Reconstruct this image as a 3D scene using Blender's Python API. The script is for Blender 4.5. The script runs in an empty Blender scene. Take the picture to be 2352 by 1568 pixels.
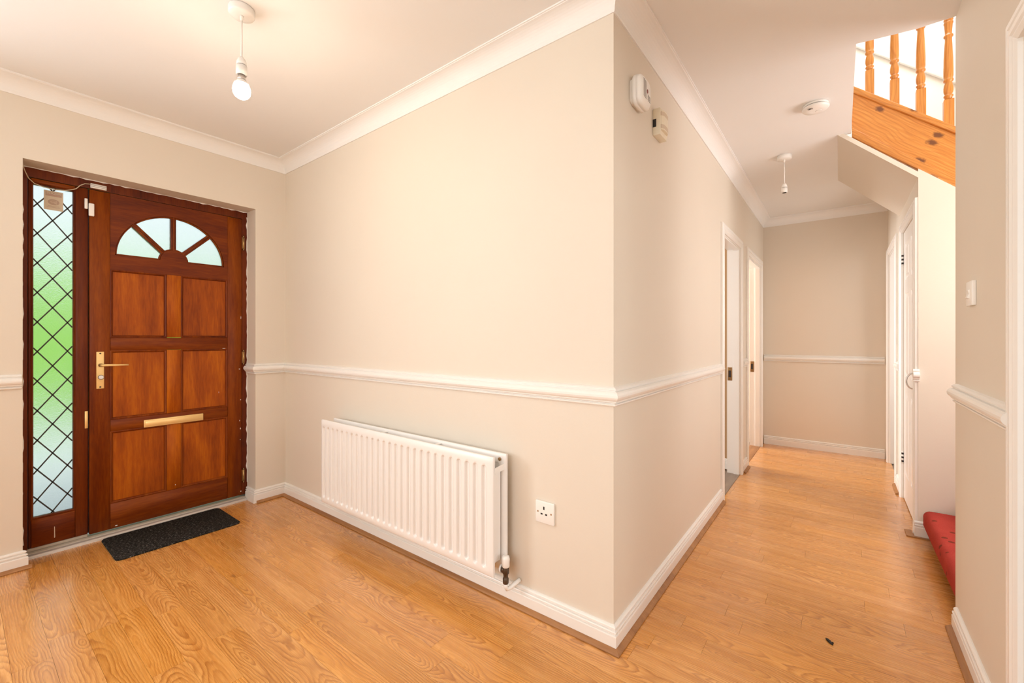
import bpy, bmesh, math, random
from mathutils import Vector, Matrix
random.seed(7)
PI = math.pi
S = bpy.context.scene
COL = S.collection

# ------------------------------------------------------------------ camera
cam_d = bpy.data.cameras.new('camera'); cam = bpy.data.objects.new('camera', cam_d); COL.objects.link(cam)
cam.location = (0.6824, -1.5261, 1.1824)
cam.rotation_euler = (math.radians(90), 0, math.radians(37.460))
cam_d.sensor_width = 36; cam_d.lens = 981.665 / 2352 * 36
cam_d.shift_y = -8.43 / 2352; cam_d.clip_start = 0.02
S.camera = cam
# ------------------------------------------------------------------ world, light, exposure
W = bpy.data.worlds.new('sky'); S.world = W; W.use_nodes = True
bg = W.node_tree.nodes['Background']
bg.inputs[0].default_value = (0.82, 0.92, 1.0, 1); bg.inputs[1].default_value = 1.15
sun_d = bpy.data.lights.new('sun', 'SUN'); sun = bpy.data.objects.new('sun', sun_d); COL.objects.link(sun)
sun_d.energy = 3.2; sun_d.angle = 0.02; sun_d.color = (1.0, 0.95, 0.86)
sun.rotation_euler = (math.radians(42), 0, math.radians(135))      # from behind the house: only the front garden is in the sun
S.view_settings.view_transform = 'Standard'
try: S.view_settings.look = 'None'
except Exception: pass
S.view_settings.exposure = -0.04; S.view_settings.gamma = 1.0
S.view_settings.use_curve_mapping = False

def area_light(name, loc, rot, sx, sy, power, color):
    d = bpy.data.lights.new(name, 'AREA'); d.shape = 'RECTANGLE'; d.size = sx; d.size_y = sy
    d.energy = power; d.color = color
    o = bpy.data.objects.new(name, d); COL.objects.link(o); o.location = loc; o.rotation_euler = rot
    return o
# fill lamps added to brighten the hall, plus daylight from the doorway on the right, the landing window upstairs
area_light('back_fill', (-0.1, -3.28, 1.45), (PI/2, 0, 0), 1.9, 1.5, 37, (0.93, 0.97, 1.0))  # added fill from behind the camera, for even light on the walls
area_light('left_fill', (-2.62, -2.55, 1.45), (PI/2, 0, -PI/2), 1.0, 1.3, 52, (0.95, 0.98, 1.0))  # added fill, out of view at left, lifts the right-hand wall
area_light('side_room_daylight', (3.1, -0.5, 1.5), (PI/2, 0, PI/2), 1.6, 1.5, 40, (0.92, 0.96, 1.0))
area_light('landing_daylight', (1.15, 2.0, 4.7), (0, 0, 0), 1.4, 1.4, 62, (0.94, 0.97, 1.0))
area_light('stair_window_daylight', (2.28, 1.46, 1.62), (PI/2, 0, PI/2), 0.85, 0.9, 28, (0.97, 0.98, 1.0))
area_light('front_room_fill', (-2.5, 1.5, 1.5), (PI/2, 0, -PI/2), 1.0, 1.4, 62, (0.97, 0.97, 1.0))  # lamp added in the unseen room, brightens the passage through its door
area_light('kitchen_fill', (-2.5, 3.5, 1.5), (PI/2, 0, -PI/2), 1.0, 1.4, 105, (0.97, 0.97, 1.0))  # added too, more fill for the passage through the second door
area_light('store_fill', (1.75, 3.5, 1.4), (PI/2, 0, PI/2), 0.9, 1.6, 12, (0.97, 0.97, 1.0))  # weak fill added behind the far right doorway for the passage
S.cycles.max_bounces = 10; S.cycles.diffuse_bounces = 6; S.cycles.glossy_bounces = 4; S.cycles.transmission_bounces = 8
S.cycles.sample_clamp_indirect = 5.0
S.cycles.caustics_reflective = False; S.cycles.caustics_refractive = False
S.cycles.use_denoising = True

# ------------------------------------------------------------------ materials
def mat(name, color, rough=0.5, metal=0.0, **kw):
    m = bpy.data.materials.new(name); m.use_nodes = True
    b = m.node_tree.nodes['Principled BSDF']
    b.inputs['Base Color'].default_value = (*color, 1); b.inputs['Roughness'].default_value = rough
    b.inputs['Metallic'].default_value = metal
    for k, v in kw.items(): b.inputs[k.replace('_', ' ')].default_value = v
    return m
class NT:
    def __init__(s, m): s.t = m.node_tree; s.b = s.t.nodes['Principled BSDF']
    def n(s, typ, **kw):
        nd = s.t.nodes.new(typ)
        for k, v in kw.items(): setattr(nd, k, v)
        return nd
    def link(s, a, b): s.t.links.new(a, b)
    def inp(s, sock, v):
        if isinstance(v, (int, float, tuple)): sock.default_value = v
        else: s.link(v, sock)
    def math(s, op, a, b=0.0, c=0.0):
        nd = s.n('ShaderNodeMath', operation=op)
        s.inp(nd.inputs[0], a); s.inp(nd.inputs[1], b); s.inp(nd.inputs[2], c)
        return nd.outputs[0]
    def comb(s, x, y, z):
        nd = s.n('ShaderNodeCombineXYZ')
        for i, v in enumerate((x, y, z)): s.inp(nd.inputs[i], v)
        return nd.outputs[0]
    def noise(s, vec, scale=1.0, detail=2.0, rough=0.5, dist=0.0):
        nd = s.n('ShaderNodeTexNoise'); s.link(vec, nd.inputs['Vector'])
        nd.inputs['Scale'].default_value = scale; nd.inputs['Detail'].default_value = detail
        nd.inputs['Roughness'].default_value = rough; nd.inputs['Distortion'].default_value = dist
        return nd.outputs['Fac']
    def ramp(s, fac, stops):
        nd = s.n('ShaderNodeValToRGB'); s.link(fac, nd.inputs[0]); e = nd.color_ramp.elements
        while len(e) < len(stops): e.new(0.5)
        for i, (p, c) in enumerate(stops): e[i].position = p; e[i].color = (*c, 1)
        return nd.outputs[0]
    def mix(s, fac, a, b, blend='MIX'):
        nd = s.n('ShaderNodeMix', data_type='RGBA', blend_type=blend)
        s.inp(nd.inputs[0], fac)
        s.inp(nd.inputs[6], (*a, 1) if isinstance(a, tuple) else a); s.inp(nd.inputs[7], (*b, 1) if isinstance(b, tuple) else b)
        return nd.outputs[2]
    def bump(s, h, strength=0.2, dist=0.002):
        nd = s.n('ShaderNodeBump'); s.link(h, nd.inputs['Height'])
        nd.inputs['Strength'].default_value = strength; nd.inputs['Distance'].default_value = dist
        s.link(nd.outputs[0], s.b.inputs['Normal'])
    def obj(s):
        return s.n('ShaderNodeTexCoord').outputs['Object']
    def sep(s, v):
        nd = s.n('ShaderNodeSeparateXYZ'); s.link(v, nd.inputs[0]); return nd.outputs

def paint(name, col, rough=0.75, bump=0.06, scale=90, var=0.03):
    m = mat(name, col, rough); t = NT(m); o = t.obj()
    big = t.noise(o, 1.1, 3)
    dark = tuple(c * (1 - 2 * var) for c in col)
    t.link(t.mix(big, dark, tuple(min(1, c * (1 + var)) for c in col)), t.b.inputs['Base Color'])
    t.bump(t.noise(o, scale, 3), bump, 0.003)
    return m
M = {}
M['wall'] = paint('cream_wall_paint', (0.74, 0.672, 0.575), 0.6, 0.10)
M['ceiling'] = paint('ceiling_paint', (0.82, 0.81, 0.79), 0.85, 0.12, 60)
M['upper'] = paint('upstairs_wall_paint', (0.86, 0.82, 0.75), 0.8)
M['cornice'] = paint('cornice_paint', (0.86, 0.85, 0.83), 0.7, 0.03)
M['gloss'] = paint('white_gloss_paint', (0.85, 0.83, 0.79), 0.28, 0.05, 40)
M['room'] = paint('side_room_paint', (0.46, 0.29, 0.15), 0.8)
M['rad'] = paint('radiator_enamel', (0.85, 0.835, 0.81), 0.33, 0.02, 120)
M['plastic'] = mat('white_plastic', (0.86, 0.84, 0.80), 0.35)
M['old_plastic'] = mat('yellowed_plastic', (0.80, 0.73, 0.58), 0.4)
M['black'] = mat('black_plastic', (0.012, 0.012, 0.013), 0.4)
M['dark'] = mat('dark_slot', (0.03, 0.022, 0.018), 0.7)
M['red'] = mat('red_lens', (0.20, 0.01, 0.012), 0.25)
M['brass'] = mat('polished_brass', (0.92, 0.64, 0.27), 0.38, 0.45)
M['old_brass'] = mat('aged_brass', (0.36, 0.22, 0.10), 0.4, 0.9)
M['hinge'] = mat('worn_brass_hinge', (0.55, 0.35, 0.14), 0.35, 0.85)
M['steel'] = mat('satin_steel', (0.62, 0.58, 0.54), 0.35, 0.9)
M['bronze'] = mat('bronze_valve', (0.10, 0.066, 0.042), 0.35, 0.6)
M['lead'] = mat('lead_came', (0.045, 0.040, 0.036), 0.55)
M['cable'] = mat('cream_cable', (0.60, 0.50, 0.36), 0.5)
M['paper'] = mat('sticker_paper', (0.62, 0.53, 0.40), 0.7)
M['paper_band'] = mat('sticker_print', (0.46, 0.34, 0.26), 0.7)
M['paper_light'] = mat('sticker_light_print', (0.66, 0.55, 0.42), 0.7)
M['paper_red'] = mat('sticker_red_print', (0.58, 0.31, 0.24), 0.7)
M['sill'] = paint('weathered_sill', (0.50, 0.44, 0.36), 0.6, 0.15, 50, 0.12)
M['alu'] = mat('threshold_aluminium', (0.66, 0.62, 0.57), 0.4, 0.5)
M['debris'] = mat('dark_scrap', (0.01, 0.006, 0.004), 0.6)

def wood(name, light, mid, dark, rough, axis, stretch=9.0, freq=55, bump=0.08, contrast=1.0, coat=0.0):
    """straight-grained timber, the grain running along `axis`; each part gets its own tone"""
    m = mat(name, mid, rough); t = NT(m); o = t.obj(); x, y, z = t.sep(o)
    rnd = t.n('ShaderNodeObjectInfo').outputs['Random']
    off = t.math('MULTIPLY', rnd, 31.0)
    c = [x, y, z]; c[axis] = t.math('MULTIPLY', c[axis], 1.0 / stretch); c = [t.math('ADD', v, off) for v in c]
    v = t.comb(*c)
    a = t.noise(v, freq * 0.22, 3, 0.55, 0.6); b = t.noise(v, freq * 2.2, 3, 0.6)
    f = t.math('ADD', t.math('MULTIPLY', a, 0.68), t.math('MULTIPLY', b, 0.32))
    f = t.math('ADD', f, t.math('MULTIPLY', t.math('SUBTRACT', rnd, 0.5), 0.10))
    f = t.math('ADD', t.math('MULTIPLY', t.math('SUBTRACT', f, 0.5), contrast), 0.5)
    t.link(t.ramp(f, [(0.30, dark), (0.50, mid), (0.70, light)]), t.b.inputs['Base Color'])
    t.bump(b, bump, 0.001)
    if coat: t.b.inputs['Specular IOR Level'].default_value = 0.17
    if coat: t.b.inputs['Coat Weight'].default_value = coat; t.b.inputs['Coat Roughness'].default_value = 0.18
    return m
MA = ((0.26, 0.058, 0.003), (0.165, 0.029, 0.002), (0.080, 0.011, 0.002))
M['mahog_v'] = wood('mahogany_vertical', *MA, 0.42, 2, 9, 60, coat=0.01)
M['mahog_h'] = wood('mahogany_horizontal', *MA, 0.42, 1, 9, 60, coat=0.01)
MP = ((0.52, 0.140, 0.004), (0.34, 0.072, 0.003), (0.17, 0.028, 0.002))
M['mahog_panel'] = wood('mahogany_panel', *MP, 0.45, 2, 8, 46, coat=0.01)
MF = ((0.18, 0.036, 0.005), (0.115, 0.020, 0.004), (0.055, 0.009, 0.003))
M['mahog_frame'] = wood('mahogany_frame', *MF, 0.38, 2, 10, 60, coat=0.01)
M['bead'] = wood('oak_beading', (0.46, 0.225, 0.085), (0.36, 0.165, 0.058), (0.24, 0.10, 0.036), 0.45, 0, 9, 60)
M['bead_y'] = wood('oak_beading_along', (0.46, 0.225, 0.085), (0.36, 0.165, 0.058), (0.24, 0.10, 0.036), 0.45, 1, 9, 60)

def plank_mat():
    m = mat('oak_laminate', (0.66, 0.30, 0.10), 0.3); t = NT(m); o = t.obj(); x, y, z = t.sep(o)
    rnd = t.n('ShaderNodeObjectInfo').outputs['Random']
    r2 = t.math('FRACT', t.math('MULTIPLY', rnd, 17.31)); r3 = t.math('FRACT', t.math('MULTIPLY', rnd, 71.7))
    xo = t.math('ADD', x, t.math('MULTIPLY', rnd, 40.0)); seed = t.math('MULTIPLY', r2, 50.0)
    low = t.noise(t.comb(t.math('MULTIPLY', xo, 1.35), t.math('MULTIPLY', y, 3.0), seed), 1.0, 2.0, 0.5)
    d = t.math('MULTIPLY', t.math('SUBTRACT', low, 0.48), 0.31)
    yy = t.math('ADD', y, t.math('MULTIPLY', t.math('SUBTRACT', r3, 0.5), 0.085))
    wob = t.noise(t.comb(t.math('MULTIPLY', xo, 9.0), t.math('MULTIPLY', y, 40.0), seed), 1.0, 2.0, 0.6)
    r = t.math('SQRT', t.math('ADD', t.math('MULTIPLY', yy, yy), t.math('MULTIPLY', d, d)))
    r = t.math('ADD', r, t.math('MULTIPLY', wob, 0.010))
    saw = t.math('FRACT', t.math('MULTIPLY', r, 1 / 0.0085))
    ring = t.math('POWER', saw, 2.2)
    ring = t.math('MULTIPLY', ring, t.math('MINIMUM', t.math('MULTIPLY', t.math('SUBTRACT', 1.0, saw), 7.0), 1.0))
    patch = t.noise(t.comb(t.math('MULTIPLY', xo, 2.2), t.math('MULTIPLY', y, 12.0), seed), 1.0, 2.0)
    fine = t.noise(t.comb(t.math('MULTIPLY', xo, 7.0), t.math('MULTIPLY', y, 330.0), seed), 1.0, 3.0, 0.65)
    ringf = t.math('MULTIPLY', ring, t.math('MINIMUM', t.math('MULTIPLY', t.math('MAXIMUM', t.math('SUBTRACT', patch, 0.24), 0.0), 3.2), 1.0))
    ringf = t.math('MULTIPLY', ringf, t.math('ADD', 0.45, t.math('MULTIPLY', fine, 1.0)))
    broad = t.noise(t.comb(t.math('MULTIPLY', xo, 1.0), t.math('MULTIPLY', y, 34.0), seed), 1.0, 3.0)
    f = t.math('ADD', t.math('MULTIPLY', fine, 0.50), t.math('MULTIPLY', broad, 0.50))
    base = t.ramp(f, [(0.33, (0.55, 0.225, 0.048)), (0.50, (0.68, 0.315, 0.082)), (0.66, (0.78, 0.40, 0.125))])
    col = t.mix(ringf, base, (0.30, 0.088, 0.012))
    knot = t.noise(t.comb(t.math('MULTIPLY', xo, 6.0), t.math('MULTIPLY', y, 16.0), seed), 1.0, 1.0)
    kf = t.math('MULTIPLY', t.math('MAXIMUM', t.math('SUBTRACT', knot, 0.765), 0.0), 9.0)
    col = t.mix(kf, col, (0.14, 0.05, 0.015))
    hsv = t.n('ShaderNodeHueSaturation'); t.link(col, hsv.inputs['Color'])
    t.link(t.math('ADD', 0.93, t.math('MULTIPLY', r2, 0.14)), hsv.inputs['Value'])
    t.link(t.math('ADD', 0.97, t.math('MULTIPLY', r3, 0.06)), hsv.inputs['Saturation'])
    t.link(hsv.outputs[0], t.b.inputs['Base Color'])
    t.link(t.math('ADD', 0.22, t.math('MULTIPLY', fine, 0.10)), t.b.inputs['Roughness'])
    t.b.inputs['Specular IOR Level'].default_value = 0.5
    t.b.inputs['Coat Weight'].default_value = 0.55; t.b.inputs['Coat Roughness'].default_value = 0.16
    t.bump(fine, 0.05, 0.0006)
    return m
M['plank'] = plank_mat()

def pine_mat(name, axis_vec, knots=1.0):
    """knotty pine; axis_vec = (ux, uz) grain direction in the x-z plane"""
    m = mat(name, (0.72, 0.33, 0.085), 0.35); t = NT(m); o = t.obj(); x, y, z = t.sep(o)
    ux, uz = axis_vec
    u = t.math('ADD', t.math('MULTIPLY', x, ux), t.math('MULTIPLY', z, uz))
    w = t.math('ADD', t.math('MULTIPLY', x, -uz), t.math('MULTIPLY', z, ux))
    rnd = t.math('MULTIPLY', t.n('ShaderNodeObjectInfo').outputs['Random'], 20.0)
    low = t.noise(t.comb(t.math('MULTIPLY', u, 2.2), t.math('MULTIPLY', w, 6.0), rnd), 1.0, 2.0)
    r = t.math('ADD', t.math('MULTIPLY', w, 0.8), t.math('MULTIPLY', low, 0.11))
    ring = t.math('POWER', t.math('ADD', t.math('MULTIPLY', t.math('SINE', t.math('MULTIPLY', r, 2 * PI / 0.013)), 0.5), 0.5), 3.0)
    fine = t.noise(t.comb(t.math('MULTIPLY', u, 8.0), t.math('MULTIPLY', w, 220.0), rnd), 1.0, 3.0)
    base = t.ramp(fine, [(0.3, (0.56, 0.20, 0.030)), (0.55, (0.66, 0.265, 0.048)), (0.75, (0.74, 0.34, 0.078))])
    col = t.mix(t.math('MULTIPLY', ring, 0.40), base, (0.42, 0.12, 0.016))
    vor = t.n('ShaderNodeTexVoronoi', feature='F1', voronoi_dimensions='2D'); vor.inputs['Scale'].default_value = 1.0
    kn = t.noise(o, 45, 2)
    t.link(t.comb(t.math('ADD', t.math('ADD', t.math('MULTIPLY', u, 3.7), rnd), t.math('MULTIPLY', kn, 0.10)), t.math('ADD', t.math('ADD', t.math('MULTIPLY', w, 6.6), rnd), t.math('MULTIPLY', kn, 0.16)), 0.0), vor.inputs['Vector'])
    kf = t.math('MINIMUM', t.math('MULTIPLY', t.math('MAXIMUM', t.math('SUBTRACT', 0.125, vor.outputs['Distance']), 0.0), 14.0), 1.0)
    col = t.mix(t.math('MULTIPLY', kf, knots), col, (0.17, 0.052, 0.012))
    t.link(col, t.b.inputs['Base Color'])
    t.b.inputs['Coat Weight'].default_value = 0.25; t.b.inputs['Coat Roughness'].default_value = 0.2
    return m
M['pine_board'] = pine_mat('knotty_pine_board', (0.747, -0.665))
M['pine_post'] = pine_mat('pine_turned', (0.0, 1.0), 0.0)

def carpet_mat():
    m = mat('red_carpet', (0.50, 0.06, 0.04), 0.95); t = NT(m); o = t.obj(); x, y, z = t.sep(o)
    n1 = t.noise(o, 260, 3, 0.7); n2 = t.noise(o, 7, 2)
    c = t.mix(t.math('ADD', t.math('MULTIPLY', n1, 0.6), t.math('MULTIPLY', n2, 0.4)), (0.22, 0.013, 0.009), (0.58, 0.082, 0.058))
    vor = t.n('ShaderNodeTexVoronoi', feature='F1'); vor.inputs['Scale'].default_value = 13.0; t.link(o, vor.inputs['Vector'])
    sp = t.math('GREATER_THAN', 0.17, vor.outputs['Distance'])
    c = t.mix(t.math('MULTIPLY', sp, 0.75), c, (0.12, 0.03, 0.012))
    t.link(c, t.b.inputs['Base Color']); t.b.inputs['Specular IOR Level'].default_value = 0.15
    t.bump(n1, 0.6, 0.004); return m
M['carpet'] = carpet_mat()
def doormat_mat():
    m = mat('charcoal_matting', (0.02, 0.018, 0.016), 0.95); t = NT(m); o = t.obj(); x, y, z = t.sep(o)
    n = t.noise(t.comb(t.math('MULTIPLY', x, 210.0), t.math('MULTIPLY', y, 85.0), z), 1.0, 3, 0.7)
    t.link(t.ramp(n, [(0.42, (0.010, 0.009, 0.008)), (0.56, (0.030, 0.027, 0.024)), (0.70, (0.26, 0.24, 0.22))]), t.b.inputs['Base Color'])
    t.b.inputs['Specular IOR Level'].default_value = 0.1
    t.bump(n, 0.9, 0.004); return m
M['doormat'] = doormat_mat()
def glass_mat(name, rough, scale):
    m = mat(name, (0.97, 1.0, 0.97), rough); t = NT(m)
    t.b.inputs['Transmission Weight'].default_value = 1.0; t.b.inputs['IOR'].default_value = 1.45
    t.bump(t.noise(t.obj(), scale, 2, 0.6), 0.35, 0.004); return m
M['glass'] = glass_mat('stippled_glass', 0.34, 160)
M['fan_glass'] = glass_mat('obscure_glass', 0.36, 60)
M['clear'] = mat('clear_glass', (1, 1, 1), 0.0, Transmission_Weight=1.0, IOR=1.0)
bm_ = bpy.data.materials.new('lit_bulb'); bm_.use_nodes = True
nt = bm_.node_tree; nt.nodes.clear(); em = nt.nodes.new('ShaderNodeEmission'); ou = nt.nodes.new('ShaderNodeOutputMaterial')
em.inputs[0].default_value = (1.0, 0.82, 0.62, 1); em.inputs[1].default_value = 165; nt.links.new(em.outputs[0], ou.inputs[0])
M['bulb'] = bm_
M['hedge'] = paint('hedge_leaves', (0.30, 0.66, 0.05), 0.8, 0.5, 14, 0.4)
M['drive'] = paint('pale_driveway', (0.62, 0.66, 0.72), 0.9, 0.1, 8, 0.1)
M['grey_floor'] = wood('grey_laminate', (0.34, 0.26, 0.19), (0.26, 0.19, 0.14), (0.18, 0.13, 0.09), 0.4, 1)

# ------------------------------------------------------------------ mesh helpers
def empty(name, loc, label=None, cat=None, group=None):
    o = bpy.data.objects.new(name, None); COL.objects.link(o); o.location = loc; o.empty_display_size = 0.05
    tag(o, label, cat, group); return o
def tag(o, label=None, cat=None, group=None, kind=None):
    if label: o['label'] = label
    if cat: o['category'] = cat
    if group: o['group'] = group
    if kind: o['kind'] = kind
    return o
class MB:
    """collects geometry given in world coordinates and links it as ONE mesh object"""
    def __init__(s): s.v = []; s.f = []; s.sm = []
    def add(s, verts, faces, smooth=False):
        b = len(s.v); s.v += [tuple(p) for p in verts]
        for f in faces: s.f.append([b + i for i in f]); s.sm.append(smooth)
        return s
    def box(s, x0, x1, y0, y1, z0, z1):
        v = [(x, y, z) for x in (x0, x1) for y in (y0, y1) for z in (z0, z1)]
        return s.add(v, [(0, 1, 3, 2), (4, 6, 7, 5), (0, 4, 5, 1), (2, 3, 7, 6), (0, 2, 6, 4), (1, 5, 7, 3)])
    def prism(s, poly, fn, a, b):
        """poly of 2-D points pushed from a to b; fn(p, t) gives the 3-D point"""
        n = len(poly)
        v = [fn(p, a) for p in poly] + [fn(p, b) for p in poly]
        return s.add(v, [tuple(range(n)), tuple(range(2 * n - 1, n - 1, -1))] + [(i, n + i, n + (i + 1) % n, (i + 1) % n) for i in range(n)])
    def lathe(s, cx, cy, prof, seg=24, smooth=True, axis='z', cz=0):
        rows = []
        for r, h in prof:
            row = []
            for k in range(seg):
                a = 2 * PI * k / seg; c, d = r * math.cos(a), r * math.sin(a)
                if axis == 'z': row.append((cx + c, cy + d, h))
                elif axis == 'x': row.append((h, cy + c, cz + d))
                else: row.append((cx + c, h, cz + d))
            rows.append(row)
        v = [p for r in rows for p in r]; f = []
        for i in range(len(rows) - 1):
            for k in range(seg):
                f.append((i * seg + k, i * seg + (k + 1) % seg, (i + 1) * seg + (k + 1) % seg, (i + 1) * seg + k))
        s.add(v, f, smooth)
        b = len(s.v) - len(v)
        s.f.append([b + k for k in range(seg)][::-1]); s.sm.append(False)
        s.f.append([b + (len(rows) - 1) * seg + k for k in range(seg)]); s.sm.append(False)
        return s
    def tube(s, pts, r, seg=10):
        pts = [Vector(p) for p in pts]; rows = []
        rr = r if isinstance(r, (list, tuple)) else [r] * len(pts)
        up = Vector((0, 0, 1))
        for i, p in enumerate(pts):
            t = (pts[min(i + 1, len(pts) - 1)] - pts[max(i - 1, 0)]).normalized()
            a = t.cross(up)
            if a.length < 1e-3: a = t.cross(Vector((0, 1, 0)))
            a.normalize(); b = t.cross(a).normalized()
            rows.append([p + (a * math.cos(2 * PI * k / seg) + b * math.sin(2 * PI * k / seg)) * rr[i] for k in range(seg)])
        v = [p for r_ in rows for p in r_]; f = []
        for i in range(len(rows) - 1):
            for k in range(seg): f.append((i * seg + k, i * seg + (k + 1) % seg, (i + 1) * seg + (k + 1) % seg, (i + 1) * seg + k))
        n = len(rows) - 1
        s.add(v, f, True); b = len(s.v) - len(v)
        s.f.append([b + k for k in range(seg)]); s.sm.append(False); s.f.append([b + n * seg + k for k in range(seg)]); s.sm.append(False)
        return s
    def build(s, name, m, parent=None, bevel=0.0, seg=2, kind=None, origin=None):
        org = Vector(origin) if origin else (Vector((0, 0, 0)))
        base = parent
        off = Vector((0, 0, 0))
        while base is not None: off += Vector(base.location); base = base.parent
        me = bpy.data.meshes.new(name)
        d = off + org
        me.from_pydata([(p[0] - d.x, p[1] - d.y, p[2] - d.z) for p in s.v], [], s.f)
        bm = bmesh.new(); bm.from_mesh(me)
        for f, k in zip(bm.faces, s.sm): f.smooth = k
        bmesh.ops.recalc_face_normals(bm, faces=bm.faces)
        if bevel > 0:
            ed = [e for e in bm.edges if len(e.link_faces) == 2 and e.calc_face_angle(0) > 0.6]
            bmesh.ops.bevel(bm, geom=ed, offset=bevel, segments=seg, affect='EDGES', profile=0.5, clamp_overlap=True)
            for f in bm.faces: f.smooth = True
        bm.to_mesh(me); bm.free()
        if bevel > 0:
            try: me.set_sharp_from_angle(angle=0.9)
            except Exception: pass
        me.materials.append(m)
        o = bpy.data.objects.new(name, me); COL.objects.link(o); o.location = org
        if parent is not None: o.parent = parent
        if kind: o['kind'] = kind
        return o
XZ = lambda p, t: (p[0], t, p[1])      # profile in x-z pushed along y
YZ = lambda p, t: (t, p[0], p[1])      # profile in y-z pushed along x
XY = lambda p, t: (p[0], p[1], t)      # plan pushed up
def struct(name, mb, m, parent=None, bevel=0.0): return mb.build(name, m, parent, bevel, kind='structure' if parent is None else None)
def arc(cx, cz, r, a0, a1, n): return [(cx + r * math.cos(a0 + (a1 - a0) * i / n), cz + r * math.sin(a0 + (a1 - a0) * i / n)) for i in range(n + 1)]

def mould(path, prof, closed=False):
    """mitred moulding: path of plan points with the room on the RIGHT of travel; prof of (distance from wall, height).
    Returns one MB per straight run."""
    P = [Vector(p) for p in path]; n = len(P); rings = []
    for i in range(n):
        dirs = []
        if i > 0: dirs.append((P[i] - P[i - 1]).normalized())
        if i < n - 1: dirs.append((P[i + 1] - P[i]).normalized())
        nr = [Vector((d.y, -d.x)) for d in dirs]
        if len(nr) == 2: b = (nr[0] + nr[1]) / (1 + nr[0].dot(nr[1]))
        else: b = nr[0]
        rings.append([(P[i].x + b.x * d, P[i].y + b.y * d, z) for d, z in prof])
    out = []; k = len(prof)
    for i in range(n - 1):
        v = rings[i] + rings[i + 1]
        f = [(j, (j + 1) % k, k + (j + 1) % k, k + j) for j in range(k)] + [tuple(range(k)), tuple(range(2 * k - 1, k - 1, -1))]
        out.append(MB().add(v, f))
    return out

# ------------------------------------------------------------------ floor of oak-look planks
L, D, CZ, XR, XS = 2.647, 4.007, 2.50, 1.055, 1.062
XD = -2.79                                              # face of the front door
fl = struct('floor', MB().prism([(-2.95, -3.4), (3.3, -3.4), (3.3, 4.2), (-2.95, 4.2)], XY, -0.10, -0.010), M['grey_floor'])
PITCH = 0.0985; k0 = -32
def plank(x0, x1, y0, y1):
    g = 0.0003
    cx, cy = (x0 + x1) / 2, (y0 + y1) / 2
    MB().box(x0 + g, x1 - g, y0 + g, y1 - g, -0.0099, 0).build('plank', M['plank'], fl, origin=(cx, cy, 0))
for k in range(-28, 46):
    y0 = 0.074 + PITCH * (k - 1); y1 = y0 + PITCH
    if y1 < -2.7 or y0 > 3.98: continue
    xa, xb = (-2.745, 1.10) if y1 < 0.0 else (-0.02, 1.07)
    if y1 > D: y1 = D
    if y0 > 0.95 and y1 < 1.99: xb = 1.16
    x = xa - random.uniform(0.05, 0.6)
    while x < xb:
        ln = random.uniform(0.50, 0.92)
        a, b = max(x, xa), min(x + ln, xb)
        if b - a > 0.02: plank(a, b, y0, y1)
        x += ln

# ------------------------------------------------------------------ walls and ceiling
OY0, OY1, OZ = -1.312, -0.210, 2.106                     # front-door opening
struct('wall_left', MB().prism([(-1.85, -0.1), (OY0, -0.1), (OY0, OZ), (OY1, OZ), (OY1, -0.1), (4.2, -0.1), (4.2, 2.72), (-1.85, 2.72)], YZ, -2.95, -L), M['wall'])
struct('wall_left_rear', MB().box(-2.95, -L, -3.4, -3.05, -0.1, 2.72).box(-2.95, -L, -2.05, -1.85, -0.1, 2.72).box(-2.95, -L, -3.05, -2.05, -0.1, .8).box(-2.95, -L, -3.05, -2.05, 2.1, 2.72), M['wall'])
struct('wall_middle', MB().prism([(-L, 0), (0, 0), (-0.1, 0.1), (-L, 0.1)], XY, -0.1, 2.72), M['wall'])
D1 = (1.905, 2.600); D2 = (2.960, 3.800); DZ = 1.955
comb = [(0.0, -0.1), (D1[0], -0.1), (D1[0], DZ), (D1[1], DZ), (D1[1], -0.1), (D2[0], -0.1), (D2[0], DZ), (D2[1], DZ), (D2[1], -0.1), (D, -0.1), (D, 2.72), (0.0, 2.72)]
pw = MB().prism(comb, YZ, 0.0, -0.1); pw.v = [(x, 0.1 if (x < -0.05 and y == 0) else y, z) for x, y, z in pw.v]
struct('wall_passage_left', pw, M['wall'])
struct('wall_passage_end', MB().box(-2.95, 2.4, D, D + 0.1, -0.1, 2.72), M['wall'])
C1 = (2.035, 2.740); C2 = (3.140, 3.850)
comb = [(2.066, -0.1), (2.066, 1.955), (C1[1], 1.955), (C1[1], -0.1), (C2[0], -0.1), (C2[0], DZ), (C2[1], DZ), (C2[1], -0.1), (D, -0.1), (D, 2.5), (2.98, 2.5), (2.98, 2.135), (2.066, 2.135)]
struct('wall_passage_right', MB().prism(comb, YZ, XR, XR + 0.1), M['wall'])
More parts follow.
